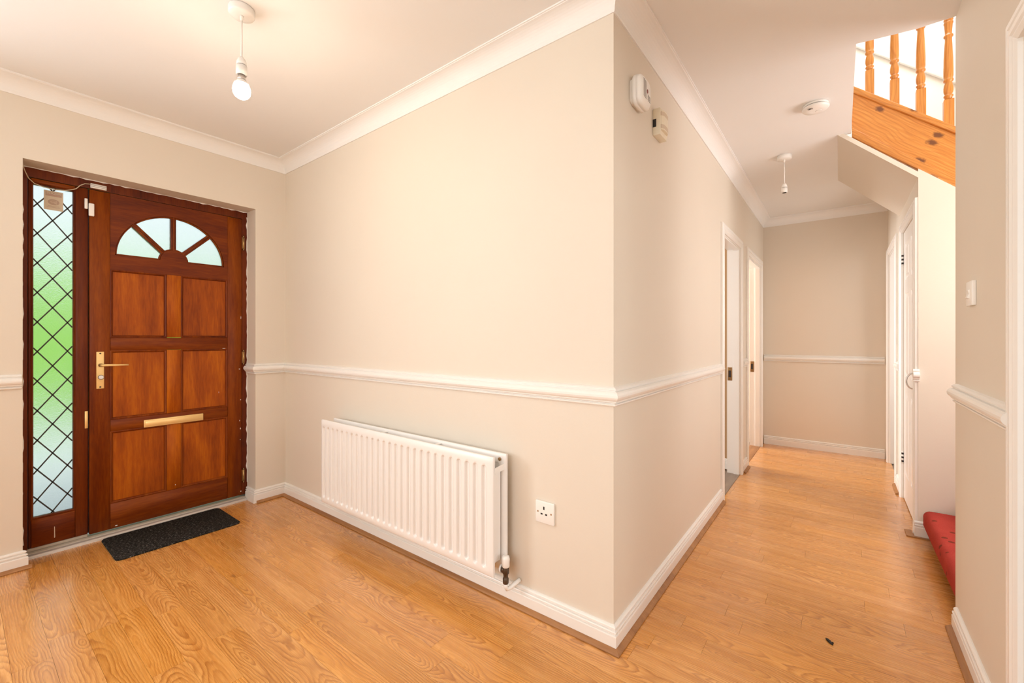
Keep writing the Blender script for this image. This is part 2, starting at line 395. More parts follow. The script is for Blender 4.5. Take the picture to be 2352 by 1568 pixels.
# wall below the flight (faces the camera), its top follows the string
struct('wall_under_stairs', MB().prism([(XR, -0.1), (2.3, -0.1), (2.3, 1.10), (1.216, 2.042), (XR, 2.19)], XZ, 1.966, 2.066), M['wall'])
SY1 = 0.985; RO = (-0.62, 0.165)                         # end of the wall at right, doorway in it
struct('wall_right', MB().prism([(-3.4, -0.1), (RO[0], -0.1), (RO[0], DZ), (RO[1], DZ), (RO[1], -0.1), (SY1, -0.1), (SY1, 2.5), (-3.4, 2.5)], YZ, XS, XS + 0.1), M['wall'])
struct('wall_stair_side', MB().box(XS + 0.1, 2.3, SY1 - 0.1, SY1, -0.1, 5.0), M['wall'])
bw = [(-2.95, -0.1), (3.3, -0.1), (3.3, 2.72), (-2.95, 2.72)]
struct('wall_back', MB().box(-2.95, -1.1, -3.4, -3.3, -0.1, 2.6).box(0.9, 3.3, -3.4, -3.3, -0.1, 2.6).box(-1.1, 0.9, -3.4, -3.3, -0.1, 0.7).box(-1.1, 0.9, -3.4, -3.3, 2.2, 2.6), M['wall'])
struct('wall_side_room', MB().prism([(1.162, -2.2), (3.2, -2.2), (3.2, 0.885), (3.3, 0.885), (3.3, -2.3), (1.162, -2.3)], XY, -0.1, 2.6), M['wall'])
struct('wall_kitchen', MB().box(-2.647, -0.1, 2.72, 2.82, -0.1, 2.6), M['room'])
struct('wall_stair_end', MB().box(2.3, 2.4, 0.885, 3.05, -0.1, 5.0), M['upper'])
struct('ceiling', MB().prism([(-2.95, -3.4), (3.3, -3.4), (3.3, 0.972), (0.942, 0.972), (0.742, 0.935), (0.742, 1.995), (0.675, 1.995), (0.675, 2.97), (2.4, 2.97), (2.4, 4.2), (-2.95, 4.2)], XY, CZ, 2.72), M['ceiling'])
so = lambda x: 2.5 - 0.95 * (x - 0.672)
struct('ceiling_under_stairs', MB().prism([(0.668, 2.504), (XR, so(XR)), (XR, so(XR) + 0.035), (0.70, 2.505)], XZ, 1.966, 2.975), M['wall'])
# upstairs, seen through the stairwell
struct('wall_upstairs', MB().box(-1.6, 2.4, 2.97, 3.07, 2.72, 5.0), M['upper'])
ub = lambda x: 3.474 - .885 * (x - .882)
struct('trim_38', MB().prism([(-.2, ub(-.2)), (2.2, ub(2.2)), (2.2, ub(2.2) + .085), (-.2, ub(-.2) + .085)], XZ, 2.945, 2.97), M['gloss'], None, .006)
struct('wall_landing_left', MB().box(-1.7, -1.6, 0.4, 3.07, 2.72, 5.0), M['upper'])
struct('wall_landing_near', MB().box(-1.7, XS + 0.1, 0.3, 0.4, 2.72, 5.0), M['upper'])
struct('ceiling_upstairs', MB().box(-1.7, 2.4, 0.3, 3.07, 5.0, 5.1), M['upper'])
struct('wall_passage_store', MB().box(1.8, 1.9, 2.066, 4.007, -0.1, 2.5), M['gloss'])

# ------------------------------------------------------------------ mouldings
SK = [(0, 0), (.018, 0), (.018, .056), (.0165, .060), (.0115, .061), (.0115, .064), (.0165, .067), (.0165, .071), (.0145, .0745), (.0085, .0755), (.0085, .078), (.013, .081), (.0125, .086), (.009, .090), (.004, .092), (0, .092)]
DA = [(0, .922), (.010, .922), (.013, .926), (.013, .930), (.007, .9312), (.007, .9345), (.016, .936), (.019, .939), (.019, .942), (.021, .944), (.027, .950), (.030, .957), (.030, .965), (.026, .973), (.020, .978), (.012, .979), (.012, .9825), (.0165, .984), (.0165, .988), (.010, .993), (0, .996)]
CO = [(0, 2.418), (.006, 2.418), (.008, 2.426)] + [(.077 - .069 * math.cos(t * PI / 20), 2.426 + .066 * math.sin(t * PI / 20)) for t in range(1, 11)] + [(.079, 2.494), (.084, 2.494), (.084, 2.501), (0, 2.501)]
BD = [(.018, 0), (.033, 0), (.033, .0018), (.037, .0018), (.037, .005), (.033, .009), (.022, .016), (.018, .017)]
def run(prefix, path, prof, m, names, bm=None):
    for mb, nm in zip(mould(path, prof), names): struct(nm, mb, m)
run('c', [(-L, -3.3), (-L, 0), (0, 0), (0, D), (XR, D)], CO, M['cornice'], ['trim_1', 'trim_2', 'trim_3', 'trim_4'])
run('s', [(-L, -3.3), (-L, OY0), (-2.66, OY0)], SK, M['gloss'], ['baseboard_left'])
run('s', [(XD + .012, OY1), (-L, OY1), (-L, 0), (0, 0), (0, D1[0] - .065)], SK, M['gloss'], ['baseboard_door_reveal', 'baseboard_door_side', 'baseboard_middle', 'baseboard_passage_left'])
run('d', [(-L, -3.3), (-L, OY0 - .004)], DA, M['gloss'], ['trim_5'])
run('d', [(XD + .010, OY1), (-L, OY1), (-L, 0), (0, 0), (0, D1[0] - .064)], DA, M['gloss'], ['trim_6', 'trim_7', 'trim_8', 'trim_9'])
run('s', [(0, D1[1] + .07), (0, D2[0] - .07)], SK, M['gloss'], ['baseboard_between_doors'])
run('d', [(0, D1[1] + .07), (0, D2[0] - .07)], DA, M['gloss'], ['trim_10'])
run('s', [(.012, D), (XR - .022, D)], SK, M['gloss'], ['baseboard_passage_end'])
run('d', [(.012, D), (XR - .022, D)], DA, M['gloss'], ['trim_11'])
run('s', [(XR, C2[0] - .07), (XR, C1[1] + .07)], SK, M['gloss'], ['baseboard_passage_right'])
run('d', [(XR, C2[0] - .07), (XR, C1[1] + .07)], DA, M['gloss'], ['trim_12'])
run('s', [(XR - .018, 1.966), (2.3, 1.966)], SK, M['gloss'], ['baseboard_stairs'])
run('d', [(XR - .024, 1.966), (XR + .004, 1.966)], DA, M['gloss'], ['trim_13'])
run('s', [(XS, SY1 - .042), (XS, RO[1] + .075)], SK, M['gloss'], ['baseboard_right'])
run('d', [(XS, SY1 - .030), (XS, RO[1] + .05)], DA, M['gloss'], ['trim_14'])
run('b', [(-L, -3.3), (-L, OY0 + .03)], BD, M['bead_y'], ['trim_15'])
run('b', [(-L, OY1), (-L, 0), (0, 0), (0, D1[0] - .06)], BD, M['bead'], ['trim_16', 'trim_17', 'trim_18'])
run('b', [(0, D1[1] + .066), (0, D2[0] - .066)], BD, M['bead_y'], ['trim_19'])
run('b', [(XR, C2[0] - .07), (XR, C1[1] + .062)], BD, M['bead_y'], ['trim_20'])
run('b', [(XS, SY1 - .045), (XS, RO[1] + .075)], BD, M['bead_y'], ['trim_21'])
# flat oak strips round the foot of the cupboard corner
struct('trim_22', MB().prism([(XR - .055, 2.04), (XR - .055, 1.928), (1.12, 1.928), (1.12, 1.947), (XR - .023, 1.947), (XR - .023, 2.04)], XY, 0, .006), M['bead_y'])

def rect_frame(mb, y0, y1, z0, z1, prof, fn):
    """closed moulding round a rectangle; prof of (inset, depth); fn(y, z, depth) -> point"""
    rings = [[(y0 + t, z0 + t, d), (y1 - t, z0 + t, d), (y1 - t, z1 - t, d), (y0 + t, z1 - t, d)] for t, d in prof]
    v = [fn(*p) for r in rings for p in r]; f = []
    for i in range(len(prof) - 1):
        for j in range(4): f.append((i * 4 + j, i * 4 + (j + 1) % 4, i * 4 + 4 + (j + 1) % 4, i * 4 + 4 + j))
    return mb.add(v, f)
AR = [(0, 0), (0, .014), (.010, .018), (.020, .018), (.024, .014), (.028, .014), (.034, .020), (.046, .020), (.052, .016), (.056, .016), (.064, .012), (.068, .010), (.068, 0)]
def architrave(name, plane, sgn, y0, y1, ztop, wid=.066, hide=0.0):
    """moulded door surround standing on the floor round the opening y0..y1, in the wall face x = plane, facing sgn"""
    prof = [((1 - a / .068) * wid, d) for a, d in AR]        # measured outwards from the opening
    rows = []
    for path_y, path_z, dy, dz in ((y0, 0, -1, 0), (y0, ztop, -1, 1), (y1, ztop, 1, 1), (y1, 0, 1, 0)):
        rows.append([(plane + sgn * d, path_y + dy * a, path_z + dz * a) for a, d in prof])
    mb = MB(); k = len(prof)
    v = [p for r in rows for p in r]; f = []
    for i in range(3):
        for j in range(k): f.append((i * k + j, i * k + (j + 1) % k, i * k + k + (j + 1) % k, i * k + k + j))
    f += [tuple(range(k)), tuple(range(3 * k, 4 * k))[::-1]]
    mb.add(v, f)
    return struct(name, mb, M['gloss'])
architrave('trim_23', 0, 1, D1[0], D1[1], DZ)
architrave('trim_24', 0, 1, D2[0], D2[1], DZ)
architrave('trim_25', XR, -1, C1[0], C1[1], 1.955)
architrave('trim_26', XR, -1, C2[0], C2[1], DZ)
architrave('trim_27', XS, -1, RO[0], RO[1], 1.965, .075)

def lining(name, xa, xb, y0, y1, ztop, t=.006):
    """door lining boards with a planted stop, as one piece of joinery"""
    u = [(y0 - .001, 0), (y0 - .001, ztop + .001), (y1 + .001, ztop + .001), (y1 + .001, 0), (y1 - t, 0), (y1 - t, ztop - t), (y0 + t, ztop - t), (y0 + t, 0)]
    lo = struct(name, MB().prism(u, YZ, xa, xb), M['gloss'])
    s = t + .012; w = xa + (xb - xa) * .46
    u2 = [(y0 + t, 0), (y0 + t, ztop - t), (y1 - t, ztop - t), (y1 - t, 0), (y1 - s, 0), (y1 - s, ztop - s), (y0 + s, ztop - s), (y0 + s, 0)]
    MB().prism(u2, YZ, xa + (xb - xa) * .05, w).build('door_stop', M['gloss'], lo)
    return lo
l1 = lining('trim_28', 0.0, -0.1, D1[0], D1[1], DZ)
l2 = lining('trim_29', 0.0, -0.1, D2[0], D2[1], DZ)
lining('trim_30', XR, XR + .1, C2[0], C2[1], DZ)
for lo, yy in ((l1, D1[1]), (l2, D2[1])):
    sp = MB().box(-.095, -.060, yy - .0085, yy - .006, .810, .925).build('strike_plate', M['old_brass'], lo, .002)
    MB().box(-.088, -.068, yy - .0095, yy - .0084, .838, .898).build('latch_hole', M['dark'], sp)
    MB().lathe(-.078, yy, [(.003, yy - .0095), (.003, yy - .0083)], 10, axis='y', cz=.912).build('screw', M['dark'], sp)
    MB().lathe(-.078, yy, [(.003, yy - .0095), (.003, yy - .0083)], 10, axis='y', cz=.823).build('screw', M['dark'], sp)
struct('trim_39', MB().box(-.1, 0.0, D1[0] + .006, D1[1] - .006, -.010, .004), M['grey_floor'], None, .002)
struct('trim_40', MB().box(-.1, 0.0, D2[0] + .006, D2[1] - .006, -.010, .004), M['bead_y'], None, .002)
struct('baseboard_kitchen', mould([(-L, 2.72), (-.1, 2.72)], SK)[0], M['gloss'])

# ------------------------------------------------------------------ front door, its frame and the leaded sidelight
FX = XD - .045                                           # back of door leaf
X3 = lambda y, z, d: (XD + d, y, z)
door = empty('door_1', (XD, -.647, 0)); door['kind'] = 'structure'
DL, DR, DB, DT = -1.047, -.245, .034, 2.050
SL, SR, ML, MR = -.957, -.338, -.686, -.609              # inner edges of stiles, edges of the middle muntin
FC, FR, FZ = -.6475, .288, 1.684                         # fanlight centre, radius, springing line
G = .0006
def pbox(name, y0, y1, z0, z1, m, parent=door, x0=FX, x1=XD, bevel=.0015):
    return MB().box(x0, x1, y0 + G, y1 - G, z0 + G, z1 - G).build(name, m, parent, bevel, 1)
pbox('stile', DL, SL, DB, DT, M['mahog_v']); pbox('stile', SR, DR, DB, DT, M['mahog_v'])
top = [(SL, FZ), (SL, DT), (SR, DT), (SR, FZ)] + arc(FC, FZ, FR, 0, PI, 40)
MB().prism(top, YZ, FX, XD).build('top_rail', M['mahog_h'], door)
rows = [(1.594, 1.184), (1.105, .690), (.619, .187)]
fr = [(SL, rows[0][0])] + [(SL, FZ)] + arc(FC, FZ, .071, 0, PI, 20)[::-1] + [(SR, FZ), (SR, rows[0][0])]
MB().prism(fr, YZ, FX, XD - G).build('frieze_rail', M['mahog_h'], door)
pbox('rail', SL, SR, rows[1][0], rows[0][1], M['mahog_h']); pbox('rail', SL, SR, rows[2][0], rows[1][1], M['mahog_h'])
pbox('bottom_rail', SL, SR, DB, rows[2][1], M['mahog_h'])
PR = [(-.001, .0), (.004, .0015), (.009, -.001), (.012, -.005), (.013, -.010)]
for z1, z0 in rows:
    pbox('muntin', ML, MR, z0, z1, M['mahog_panel'])
    for y0, y1 in ((SL, ML), (MR, SR)):
        p = MB().box(FX + .012, XD - .009, y0 + .002, y1 - .002, z0 + .002, z1 - .002).build('panel', M['mahog_panel'], door)
        rect_frame(MB(), y0, y1, z0, z1, PR, X3).build('panel_moulding', M['mahog_v'], p)
for a in (45, 90, 135):                                  # glazing bars of the fanlight
    c, s_ = math.cos(math.radians(a)), math.sin(math.radians(a))
    pt = lambda r, w: (FC + r * c - w * s_, FZ + r * s_ + w * c)
    MB().prism([pt(.066, -.014), pt(.293, -.014), pt(.293, .014), pt(.066, .014)], YZ, FX, XD - .006).build('glazing_bar', M['mahog_v'], door, .004, 2)
    MB().prism([pt(.066, -.004), pt(.293, -.004), pt(.293, .004), pt(.066, .004)], YZ, XD - .007, XD - .001).build('bar_bead', M['mahog_v'], door, .002, 2)
for i in range(4):
    a0, a1 = i * PI / 4, (i + 1) * PI / 4
    sec = arc(FC, FZ, FR + .004, a0, a1, 10) + arc(FC, FZ, .066, a0, a1, 5)[::-1]
    MB().prism(sec, YZ, XD - .026, XD - .022).build('pane', M['fan_glass'], door)
def ring_bead(r, w, a0, a1):
    o = arc(FC, FZ, r, a0, a1, 36); q = arc(FC, FZ, r - w, a0, a1, 36)[::-1]
    return MB().prism(o + q, YZ, XD - .02, XD - .004)
ring_bead(FR + .0005, .009, 0, PI).build('glazing_bead', M['mahog_v'], door, .002, 1)
ring_bead(.080, .009, 0, PI).build('glazing_bead', M['mahog_v'], door, .002, 1)
for y0, y1 in ((FC - FR, FC - .078), (FC + .078, FC + FR)):
    MB().box(XD - .02, XD - .004, y0, y1, FZ, FZ + .008).build('glazing_bead', M['mahog_v'], door, .002, 1)
# furniture
hp = MB().box(XD, XD + .005, -1.018, -.984, .882, 1.100).build('handle_plate', M['brass'], door, .002, 2)
MB().lathe(-0, -1.001, [(.010, XD + .005), (.010, XD + .030), (.008, XD + .042)], 14, axis='x', cz=1.021).build('lever_neck', M['old_brass'], hp)
MB().tube([(XD + .040, -1.004, 1.021), (XD + .044, -.985, 1.021), (XD + .044, -.93, 1.0195), (XD + .043, -.882, 1.019)], [.0075, .0072, .0062, .0052], 10).build('lever', M['brass'], hp)
MB().lathe(0, -1.000, [(.010, XD + .005), (.010, XD + .014), (.0135, XD + .016), (.0135, XD + .024), (.010, XD + .027)], 16, axis='x', cz=.950).build('thumb_turn', M['steel'], hp)
for z in (.892, 1.090): MB().lathe(0, -1.001, [(.0045, XD + .0052), (.004, XD + .0062)], 10, axis='x', cz=z).build('screw', M['dark'], hp)
lp = MB().box(XD, XD + .008, -.802, -.486, .618, .665).build('letter_plate', M['brass'], door, .003, 2)
MB().box(XD + .008, XD + .0105, -.794, -.494, .625, .658).build('letter_flap', M['brass'], lp, .002, 1)
for z in (1.876, 1.040, .176):
    h = MB().lathe(XD + .006, -.236, [(.0045, z - .042), (.0045, z + .042)], 12).build('hinge', M['hinge'], door)
    MB().lathe(XD + .006, -.236, [(.003, z + .042), (.0048, z + .044), (.0048, z + .050), (.002, z + .055)], 12).lathe(XD + .006, -.236, [(.002, z - .055), (.0048, z - .050), (.0048, z - .044), (.003, z - .042)], 12).build('finial', M['old_brass'], h)
    MB().box(XD, XD + .002, -.246, -.228, z - .041, z + .041).build('hinge_leaf', M['old_brass'], h)
chips = MB()
for y, z, a, b in ((-.262, .955, .012, .006), (-.26, .58, .004, .010), (-.255, .52, .005, .014), (-.256, .44, .004, .005), (-.64, .215, .004, .006), (-.392, .80, .002, .012), (-.252, 1.33, .003, .02), (-.254, .73, .005, .006), (-.93, .048, .012, .006), (-.36, 1.107, .02, .003), (-.252, .062, .008, .01)):
    n = 7; chips.prism([(y + a * .6 * math.cos(2 * PI * i / n) * random.uniform(.6, 1.1), z + b * .6 * math.sin(2 * PI * i / n) * random.uniform(.6, 1.1)) for i in range(n)], YZ, XD + .0002, XD + .0008)
chips.build('paint_chips', M['gloss'], door, kind='stuff')

fx = XD - .055; WRR = DL - .006
fr_head = struct('trim_31', MB().prism([(OY0, 0.04), (OY0, OZ), (OY1, OZ), (OY1, .034), (DR + .002, .034), (DR + .002, DT + .003), (OY0 + .026, DT + .003), (OY0 + .026, .04)], YZ, fx, XD - .001), M['mahog_frame'])
struct('trim_37', MB().box(fx, XD - .020, WRR - .001, DL - .0005, .042, DT), M['mahog_frame'])
win = empty('window_1', (XD, -1.19, 0)); win['kind'] = 'structure'
GL, GR, GB, GT = -1.264, -1.1135, .205, 2.018
WL, WR = OY0 + .028, DL - .006
wb = lambda n, y0, y1, z0, z1, m: MB().box(fx, XD - .002, y0, y1, z0, z1).build(n, m, win, .002, 1)
wb('stile', WL, GL - .009, .042, DT, M['mahog_frame']); wb('stile', GR + .009, WR, .042, DT, M['mahog_frame'])
wb('bottom_rail', GL - .0085, GR + .0085, .042, GB - .010, M['mahog_h']); wb('top_rail', GL - .0085, GR + .0085, GT + .009, DT, M['mahog_h'])
rect_frame(MB(), GL - .011, GR + .011, GB - .011, GT + .011, [(-.001, -.003), (.003, 0), (.006, .001), (.009, -.003), (.011, -.010), (.011, -.030)], X3).build('glazing_bead', M['mahog_v'], win)
MB().box(XD - .030, XD - .026, GL - .008, GR + .008, GB - .008, GT + .008).build('pane', M['glass'], win)
def strip(p, q, w=.0031):
    (y0, z0), (y1, z1) = p, q; ln = math.hypot(y1 - y0, z1 - z0)
    if ln < .012: return
    ny, nz = -(z1 - z0) / ln * w, (y1 - y0) / ln * w
    MB().prism([(y0 - ny, z0 - nz), (y1 - ny, z1 - nz), (y1 + ny, z1 + nz), (y0 + ny, z0 + nz)], YZ, XD - .0262, XD - .0235).build('lead_strip', M['lead'], win)
PZ, SLP = .1625, .0815 / .058
for k in range(-2, 14):
    zc = 1.838 - PZ * k
    for s_ in (1, -1):
        pts = []
        for y in (GL, GR): pts.append((y, zc + s_ * SLP * (y + 1.191)))
        (ya, za), (yb, zb) = pts
        def clip(zl):
            t = (zl - za) / (zb - za); return (ya + (yb - ya) * t, zl)
        lo, hi = ((ya, za), (yb, zb)) if za < zb else ((yb, zb), (ya, za))
        if hi[1] < GB or lo[1] > GT: continue
        if lo[1] < GB: lo = clip(GB)
        if hi[1] > GT: hi = clip(GT)
        strip(lo, hi)
MB().box(XD - .001, XD + .001, -1.066, -1.053, .657, .756).build('keep_plate', M['brass'], win, .0008, 1)
struct('trim_32', MB().box(fx, XD + .022, OY0 + .001, OY1 - .001, -.02, .022).box(fx, XD - .006, OY0 + .001, -1.052, .022, .041), M['sill'], None, .004)
struct('trim_33', MB().prism([(XD + .0225, 0), (XD + .048, 0), (XD + .047, .008), (XD + .040, .014), (XD + .0225, .018)], XZ, OY0 + .02, OY1 - .02), M['alu'])
# ragged bead of white paint where the wall meets the frame
def ragged(name, pts, ax):
    random.seed(int(name[5:])); mb = MB(); n = len(pts); v = []
    for (y, z), w in pts:
        for d in (0.0, .0015):
            v.append((XD + .0005 + d, y, z)); v.append((XD + .0005 + d, y + (w if ax == 0 else 0), z + (w if ax == 1 else 0)))
    f = []
    for i in range(n - 1):
        a, b = i * 4, i * 4 + 4
        f += [(a, a + 1, b + 1, b), (a + 2, b + 2, b + 3, a + 3), (a + 1, a + 3, b + 3, b + 1), (a, b, b + 2, a + 2)]
    f += [(0, 2, 3, 1), (4 * n - 4, 4 * n - 3, 4 * n - 1, 4 * n - 2)]
    return struct(name, mb.add(v, f), M['gloss'])
rg = lambda: random.choice((.002, .004, .006, .003, .009))
ragged('trim_34', [((OY1, .12 + i * .03), -rg()) for i in range(66)], 0)
ragged('trim_35', [((OY0, .07 + i * .04), rg() + .004) for i in range(50)], 0)
ragged('trim_36', [((OY0 + i * .025, OZ), -rg() * .8) for i in range(45)], 1)

# ------------------------------------------------------------------ outside the front door
struct('driveway', MB().box(-16, -2.96, -9, 8, -.22, -.14), M['drive'])
hb = MB(); nx, nz = 60, 16
vv = []; ff = []
for i in range(nx + 1):
    for j in range(nz + 1):
        vv.append((-9.0 + .9 * (j / nz) ** 2 * -1 + random.uniform(-.2, .2), -9 + 17 * i / nx, -.14 + 2.55 * j / nz + random.uniform(-.12, .12)))
for i in range(nx):
    for j in range(nz): a = i * (nz + 1) + j; ff.append((a, a + 1, a + nz + 2, a + nz + 1))
hb.add(vv, ff); hb.box(-11.5, -9.95, -9, 8, -.14, 2.3)
tag(hb.build('hedge', M['hedge']), 'tall green hedge outside, blurred through the leaded sidelight glass', 'hedge', kind='stuff')

# unseen window, added behind the camera to go with the fill lamp there
w2 = empty('added_window', (-.1, -3.35, .7)); w2['kind'] = 'structure'
for x in (-1.1, -.13, .84): MB().box(x, x + .06, -3.38, -3.32, .7, 2.2).build('mullion', M['gloss'], w2)
for z in (.7, 2.14): MB().box(-1.04, .84, -3.38, -3.32, z, z + .06).build('frame_rail', M['gloss'], w2)
for x in (-1.04, -.07): MB().box(x, x + .91, -3.352, -3.348, .76, 2.14).build('pane', M['clear'], w2)

# ------------------------------------------------------------------ cupboard door under the stairs and far flush door
cd = empty('door_2', (XR, 2.39, 0)); cd['kind'] = 'structure'
y0, y1, cx = C1[0] + .003, C1[1] - .003, XR + .004
X4 = lambda y, z, d: (cx - d, y, z)
MB().box(cx + .006, cx + .036, y0, y1, .008, 1.952).build('door_leaf', M['gloss'], cd)
ym = (y0 + y1) / 2; st = .095
cols = [(y0 + st, ym - .045), (ym + .045, y1 - st)]; rws = [(.20, .78), (.90, 1.50), (1.60, 1.86)]
for ya, yb in ((y0, y0 + st), (y1 - st, y1)): MB().box(cx, cx + .007, ya, yb, .008, 1.952).build('stile', M['gloss'], cd)
for za, zb in ((.008, .20), (.78, .90), (1.50, 1.60), (1.86, 1.952)): MB().box(cx, cx + .007, y0 + st, y1 - st, za, zb).build('rail', M['gloss'], cd)
for za, zb in rws: MB().box(cx, cx + .007, ym - .045, ym + .045, za, zb).build('muntin', M['gloss'], cd)
for za, zb in rws:
    for a, b in cols:
        rect_frame(MB(), a, b, za, zb, [(0, 0), (.004, -.003), (.012, -.005), (.022, -.005), (.036, .001), (.045, .001)], X4).add([X4(a + .045, za + .045, .001), X4(b - .045, za + .045, .001), X4(b - .045, zb - .045, .001), X4(a + .045, zb - .045, .001)], [(0, 1, 2, 3)]).build('panel', M['gloss'], cd)
hy = y0 + .045
MB().tube([(cx - .002, hy, .865), (cx - .016, hy, .867)] + [(cx - .016 - .030 * math.sin(PI * i / 16), hy, .914 - .047 * math.cos(PI * i / 16)) for i in range(17)] + [(cx - .016, hy, .961), (cx - .002, hy, .963)], .0042, 10).build('ring_handle', M['steel'], cd)
for z in (.30, 1.76):
    h = MB().lathe(cx - .006, y1 + .003, [(.006, z - .045), (.006, z + .045)], 12).build('hinge', M['gloss'], cd)
    for q in (-.028, 0, .028): MB().lathe(cx - .006, y1 + .003, [(.0066, z + q - .007), (.0066, z + q + .007)], 12).build('hinge_knuckle', M['dark'], h)

# ------------------------------------------------------------------ radiator
rad = empty('radiator', (-1.195, -.08, .10), 'white ridged double panel radiator on the wall below the chair rail', 'radiator')
RX0, RX1, RZ0, RZ1 = -1.899, -.494, .154, .670
def rad_panel(name, yf, dx, parent):
    fl0, pitch, nf, hw = -1.866, .0508, 27, .0135
    xs = [RX0, RX0 + .004]
    for i in range(nf):
        c = fl0 + pitch * i
        xs += [c + o for o in (-.0185, -.0135, -.0105, -.0065, 0, .0065, .0105, .0135, .0185)]
    xs += [RX1 - .004, RX1]
    ez = [0, .002, .005, .009, .014, .020]
    zs = [RZ0, RZ0 + .005, RZ0 + .026] + [RZ0 + .032 + e for e in ez] + [RZ1 - .040 - e for e in ez[::-1]] + [RZ1 - .030, RZ1 - .005, RZ1]
    def depth(x, z):
        i = round((x - fl0) / pitch)
        if i < 0 or i >= nf: return 0
        dx_ = abs(x - fl0 - pitch * i)
        e = max(RZ0 + .032 + .0135 - z, z - (RZ1 - .040 - .0135), 0)
        r = math.hypot(dx_, e); t = min(1, max(0, (.0140 - r) / .0065))
        return .0155 * t * t * (3 - 2 * t)
    v = []; f = []; nx_ = len(xs); nz_ = len(zs)
    for x in xs:
        for z in zs:
            edge = .004 if (x in (RX0, RX1) or z in (RZ0, RZ1)) else 0
            v.append((x + dx, yf + depth(x, z) + edge, z))
    for i in range(nx_ - 1):
        for j in range(nz_ - 1): a = i * nz_ + j; f.append((a, a + 1, a + nz_ + 1, a + nz_))
    mb = MB().add(v, f, True)
    o = mb.build(name, M['rad'], parent)
    rim = MB().box(RX0 + dx + .0002, RX1 + dx - .0002, yf + .0035, yf + .014, RZ0 + .0005, RZ0 + .010).box(RX0 + dx + .0002, RX1 + dx - .0002, yf + .0035, yf + .014, RZ1 - .010, RZ1 - .0005)
    rim.box(RX0 + dx + .0002, RX0 + dx + .010, yf + .0035, yf + .014, RZ0 + .010, RZ1 - .010).box(RX1 + dx - .010, RX1 + dx - .0002, yf + .0035, yf + .014, RZ0 + .010, RZ1 - .010)
    rim.box(RX0 + dx + .010, RX1 + dx - .010, yf + .0115, yf + .0135, RZ0 + .010, RZ1 - .010)
    rim.build('panel_back', M['rad'], o, kind='stuff')
    return o
fp = rad_panel('front_panel', -.126, 0, rad); rp = rad_panel('rear_panel', -.052, .012, rad)
MB().box(RX0 + .05, RX1 - .012, -.104, -.060, .205, .600).build('convector_fins', M['rad'], rad)
for x in (-1.34, -.905): MB().box(x, x + .018, -.113, -.051, RZ1 - .014, RZ1 - .011).build('spacer_strap', M['rad'], rad)
MB().prism([(-.114, .596), (-.046, .603), (-.046, .629), (-.114, .622)], YZ, RX1 + .001, RX1 + .0035).build('spacer_strap', M['rad'], rad)
MB().lathe(-.514, 0, [(.0075, -.0525), (.0075, -.0575), (.004, -.0580)], 12, axis='y', cz=.645).build('bleed_plug', M['old_brass'], rad)
for x in (-1.70, -.70): MB().box(x, x + .03, -.038, -.0012, .30, .62).build('wall_bracket', M['rad'], rad)
vx, vy = -.466, -.072
val = MB().lathe(vx, vy, [(.011, .118), (.013, .121), (.013, .141), (.0105, .144), (.0105, .160), (.0145, .163), (.0145, .190), (.012, .194)], 18).build('valve_body', M['bronze'], rad)
MB().lathe(0, vy, [(.0115, RX1 + .002), (.0115, vx - .018), (.015, vx - .016), (.015, vx - .004)], 16, axis='x', cz=.176).build('valve_union', M['bronze'], val)
MB().lathe(0, vy, [(.018, RX1 + .001), (.018, RX1 + .010)], 16, axis='x', cz=.176).build('valve_nut', M['rad'], val)
MB().lathe(vx, vy, [(.0145, .190), (.0165, .193), (.0175, .225), (.0155, .236), (.008, .240)], 20).build('valve_cap', M['plastic'], val)
MB().tube([(vx, vy, .120), (vx, vy, .104), (vx + .002, vy + .006, .093), (vx + .008, vy + .02, .093), (vx + .02, vy + .045, .107), (vx + .027, -.006, .115)], .0095, 12).build('feed_pipe', M['gloss'], rad)

# ------------------------------------------------------------------ wall fittings
sk = empty('power_socket', (-.306, 0, .444), 'white single wall socket beside the right end of the radiator', 'socket')
MB().box(-.352, -.260, -.011, 0, .398, .490).build('face_plate', M['plastic'], sk, .003, 2)
for x, z, w, h in ((-.309, .4625, .0042, .0085), (-.3205, .437, .0065, .0042), (-.2975, .437, .0065, .0042)):
    MB().box(x - w / 1.3, x + w / 1.3, -.0116, -.0105, z - h / 1.3, z + h / 1.3).build('pin_slot', M['black'], sk)
for x in (-.339, -.273): MB().lathe(x, 0, [(.0036, -.0105), (.0036, -.0117)], 12, axis='y', cz=.4445).build('screw', M['old_brass'], sk)

def rrect(y0, y1, z0, z1, r, n=6):
    p = []
    for cy, cz, a in ((y1 - r, z1 - r, 0), (y0 + r, z1 - r, PI / 2), (y0 + r, z0 + r, PI), (y1 - r, z0 + r, 3 * PI / 2)):
        p += arc(cy, cz, r, a, a + PI / 2, n)
    return p
def loft(mb, loops, smooth=True):
    n = len(loops[0]); v = [p for l in loops for p in l]; f = []
    for i in range(len(loops) - 1):
        for j in range(n): f.append((i * n + j, i * n + (j + 1) % n, (i + 1) * n + (j + 1) % n, (i + 1) * n + j))
    b = len(mb.v); mb.add(v, f, smooth)
    mb.f.append([b + j for j in range(n)]); mb.sm.append(False)
    mb.f.append([b + (len(loops) - 1) * n + j for j in range(n)]); mb.sm.append(False)
    return mb
ay0, ay1, az0, az1 = .148, .272, 2.134, 2.260
al = empty('smoke_alarm', (0, .210, 2.197), 'white rounded square smoke alarm high on the passage wall', 'smoke alarm')
MB().prism(rrect(ay0 + .012, ay1 - .012, az0 + .012, az1 - .012, .02), YZ, 0, .012).build('base_plate', M['plastic'], al)
lp_ = []
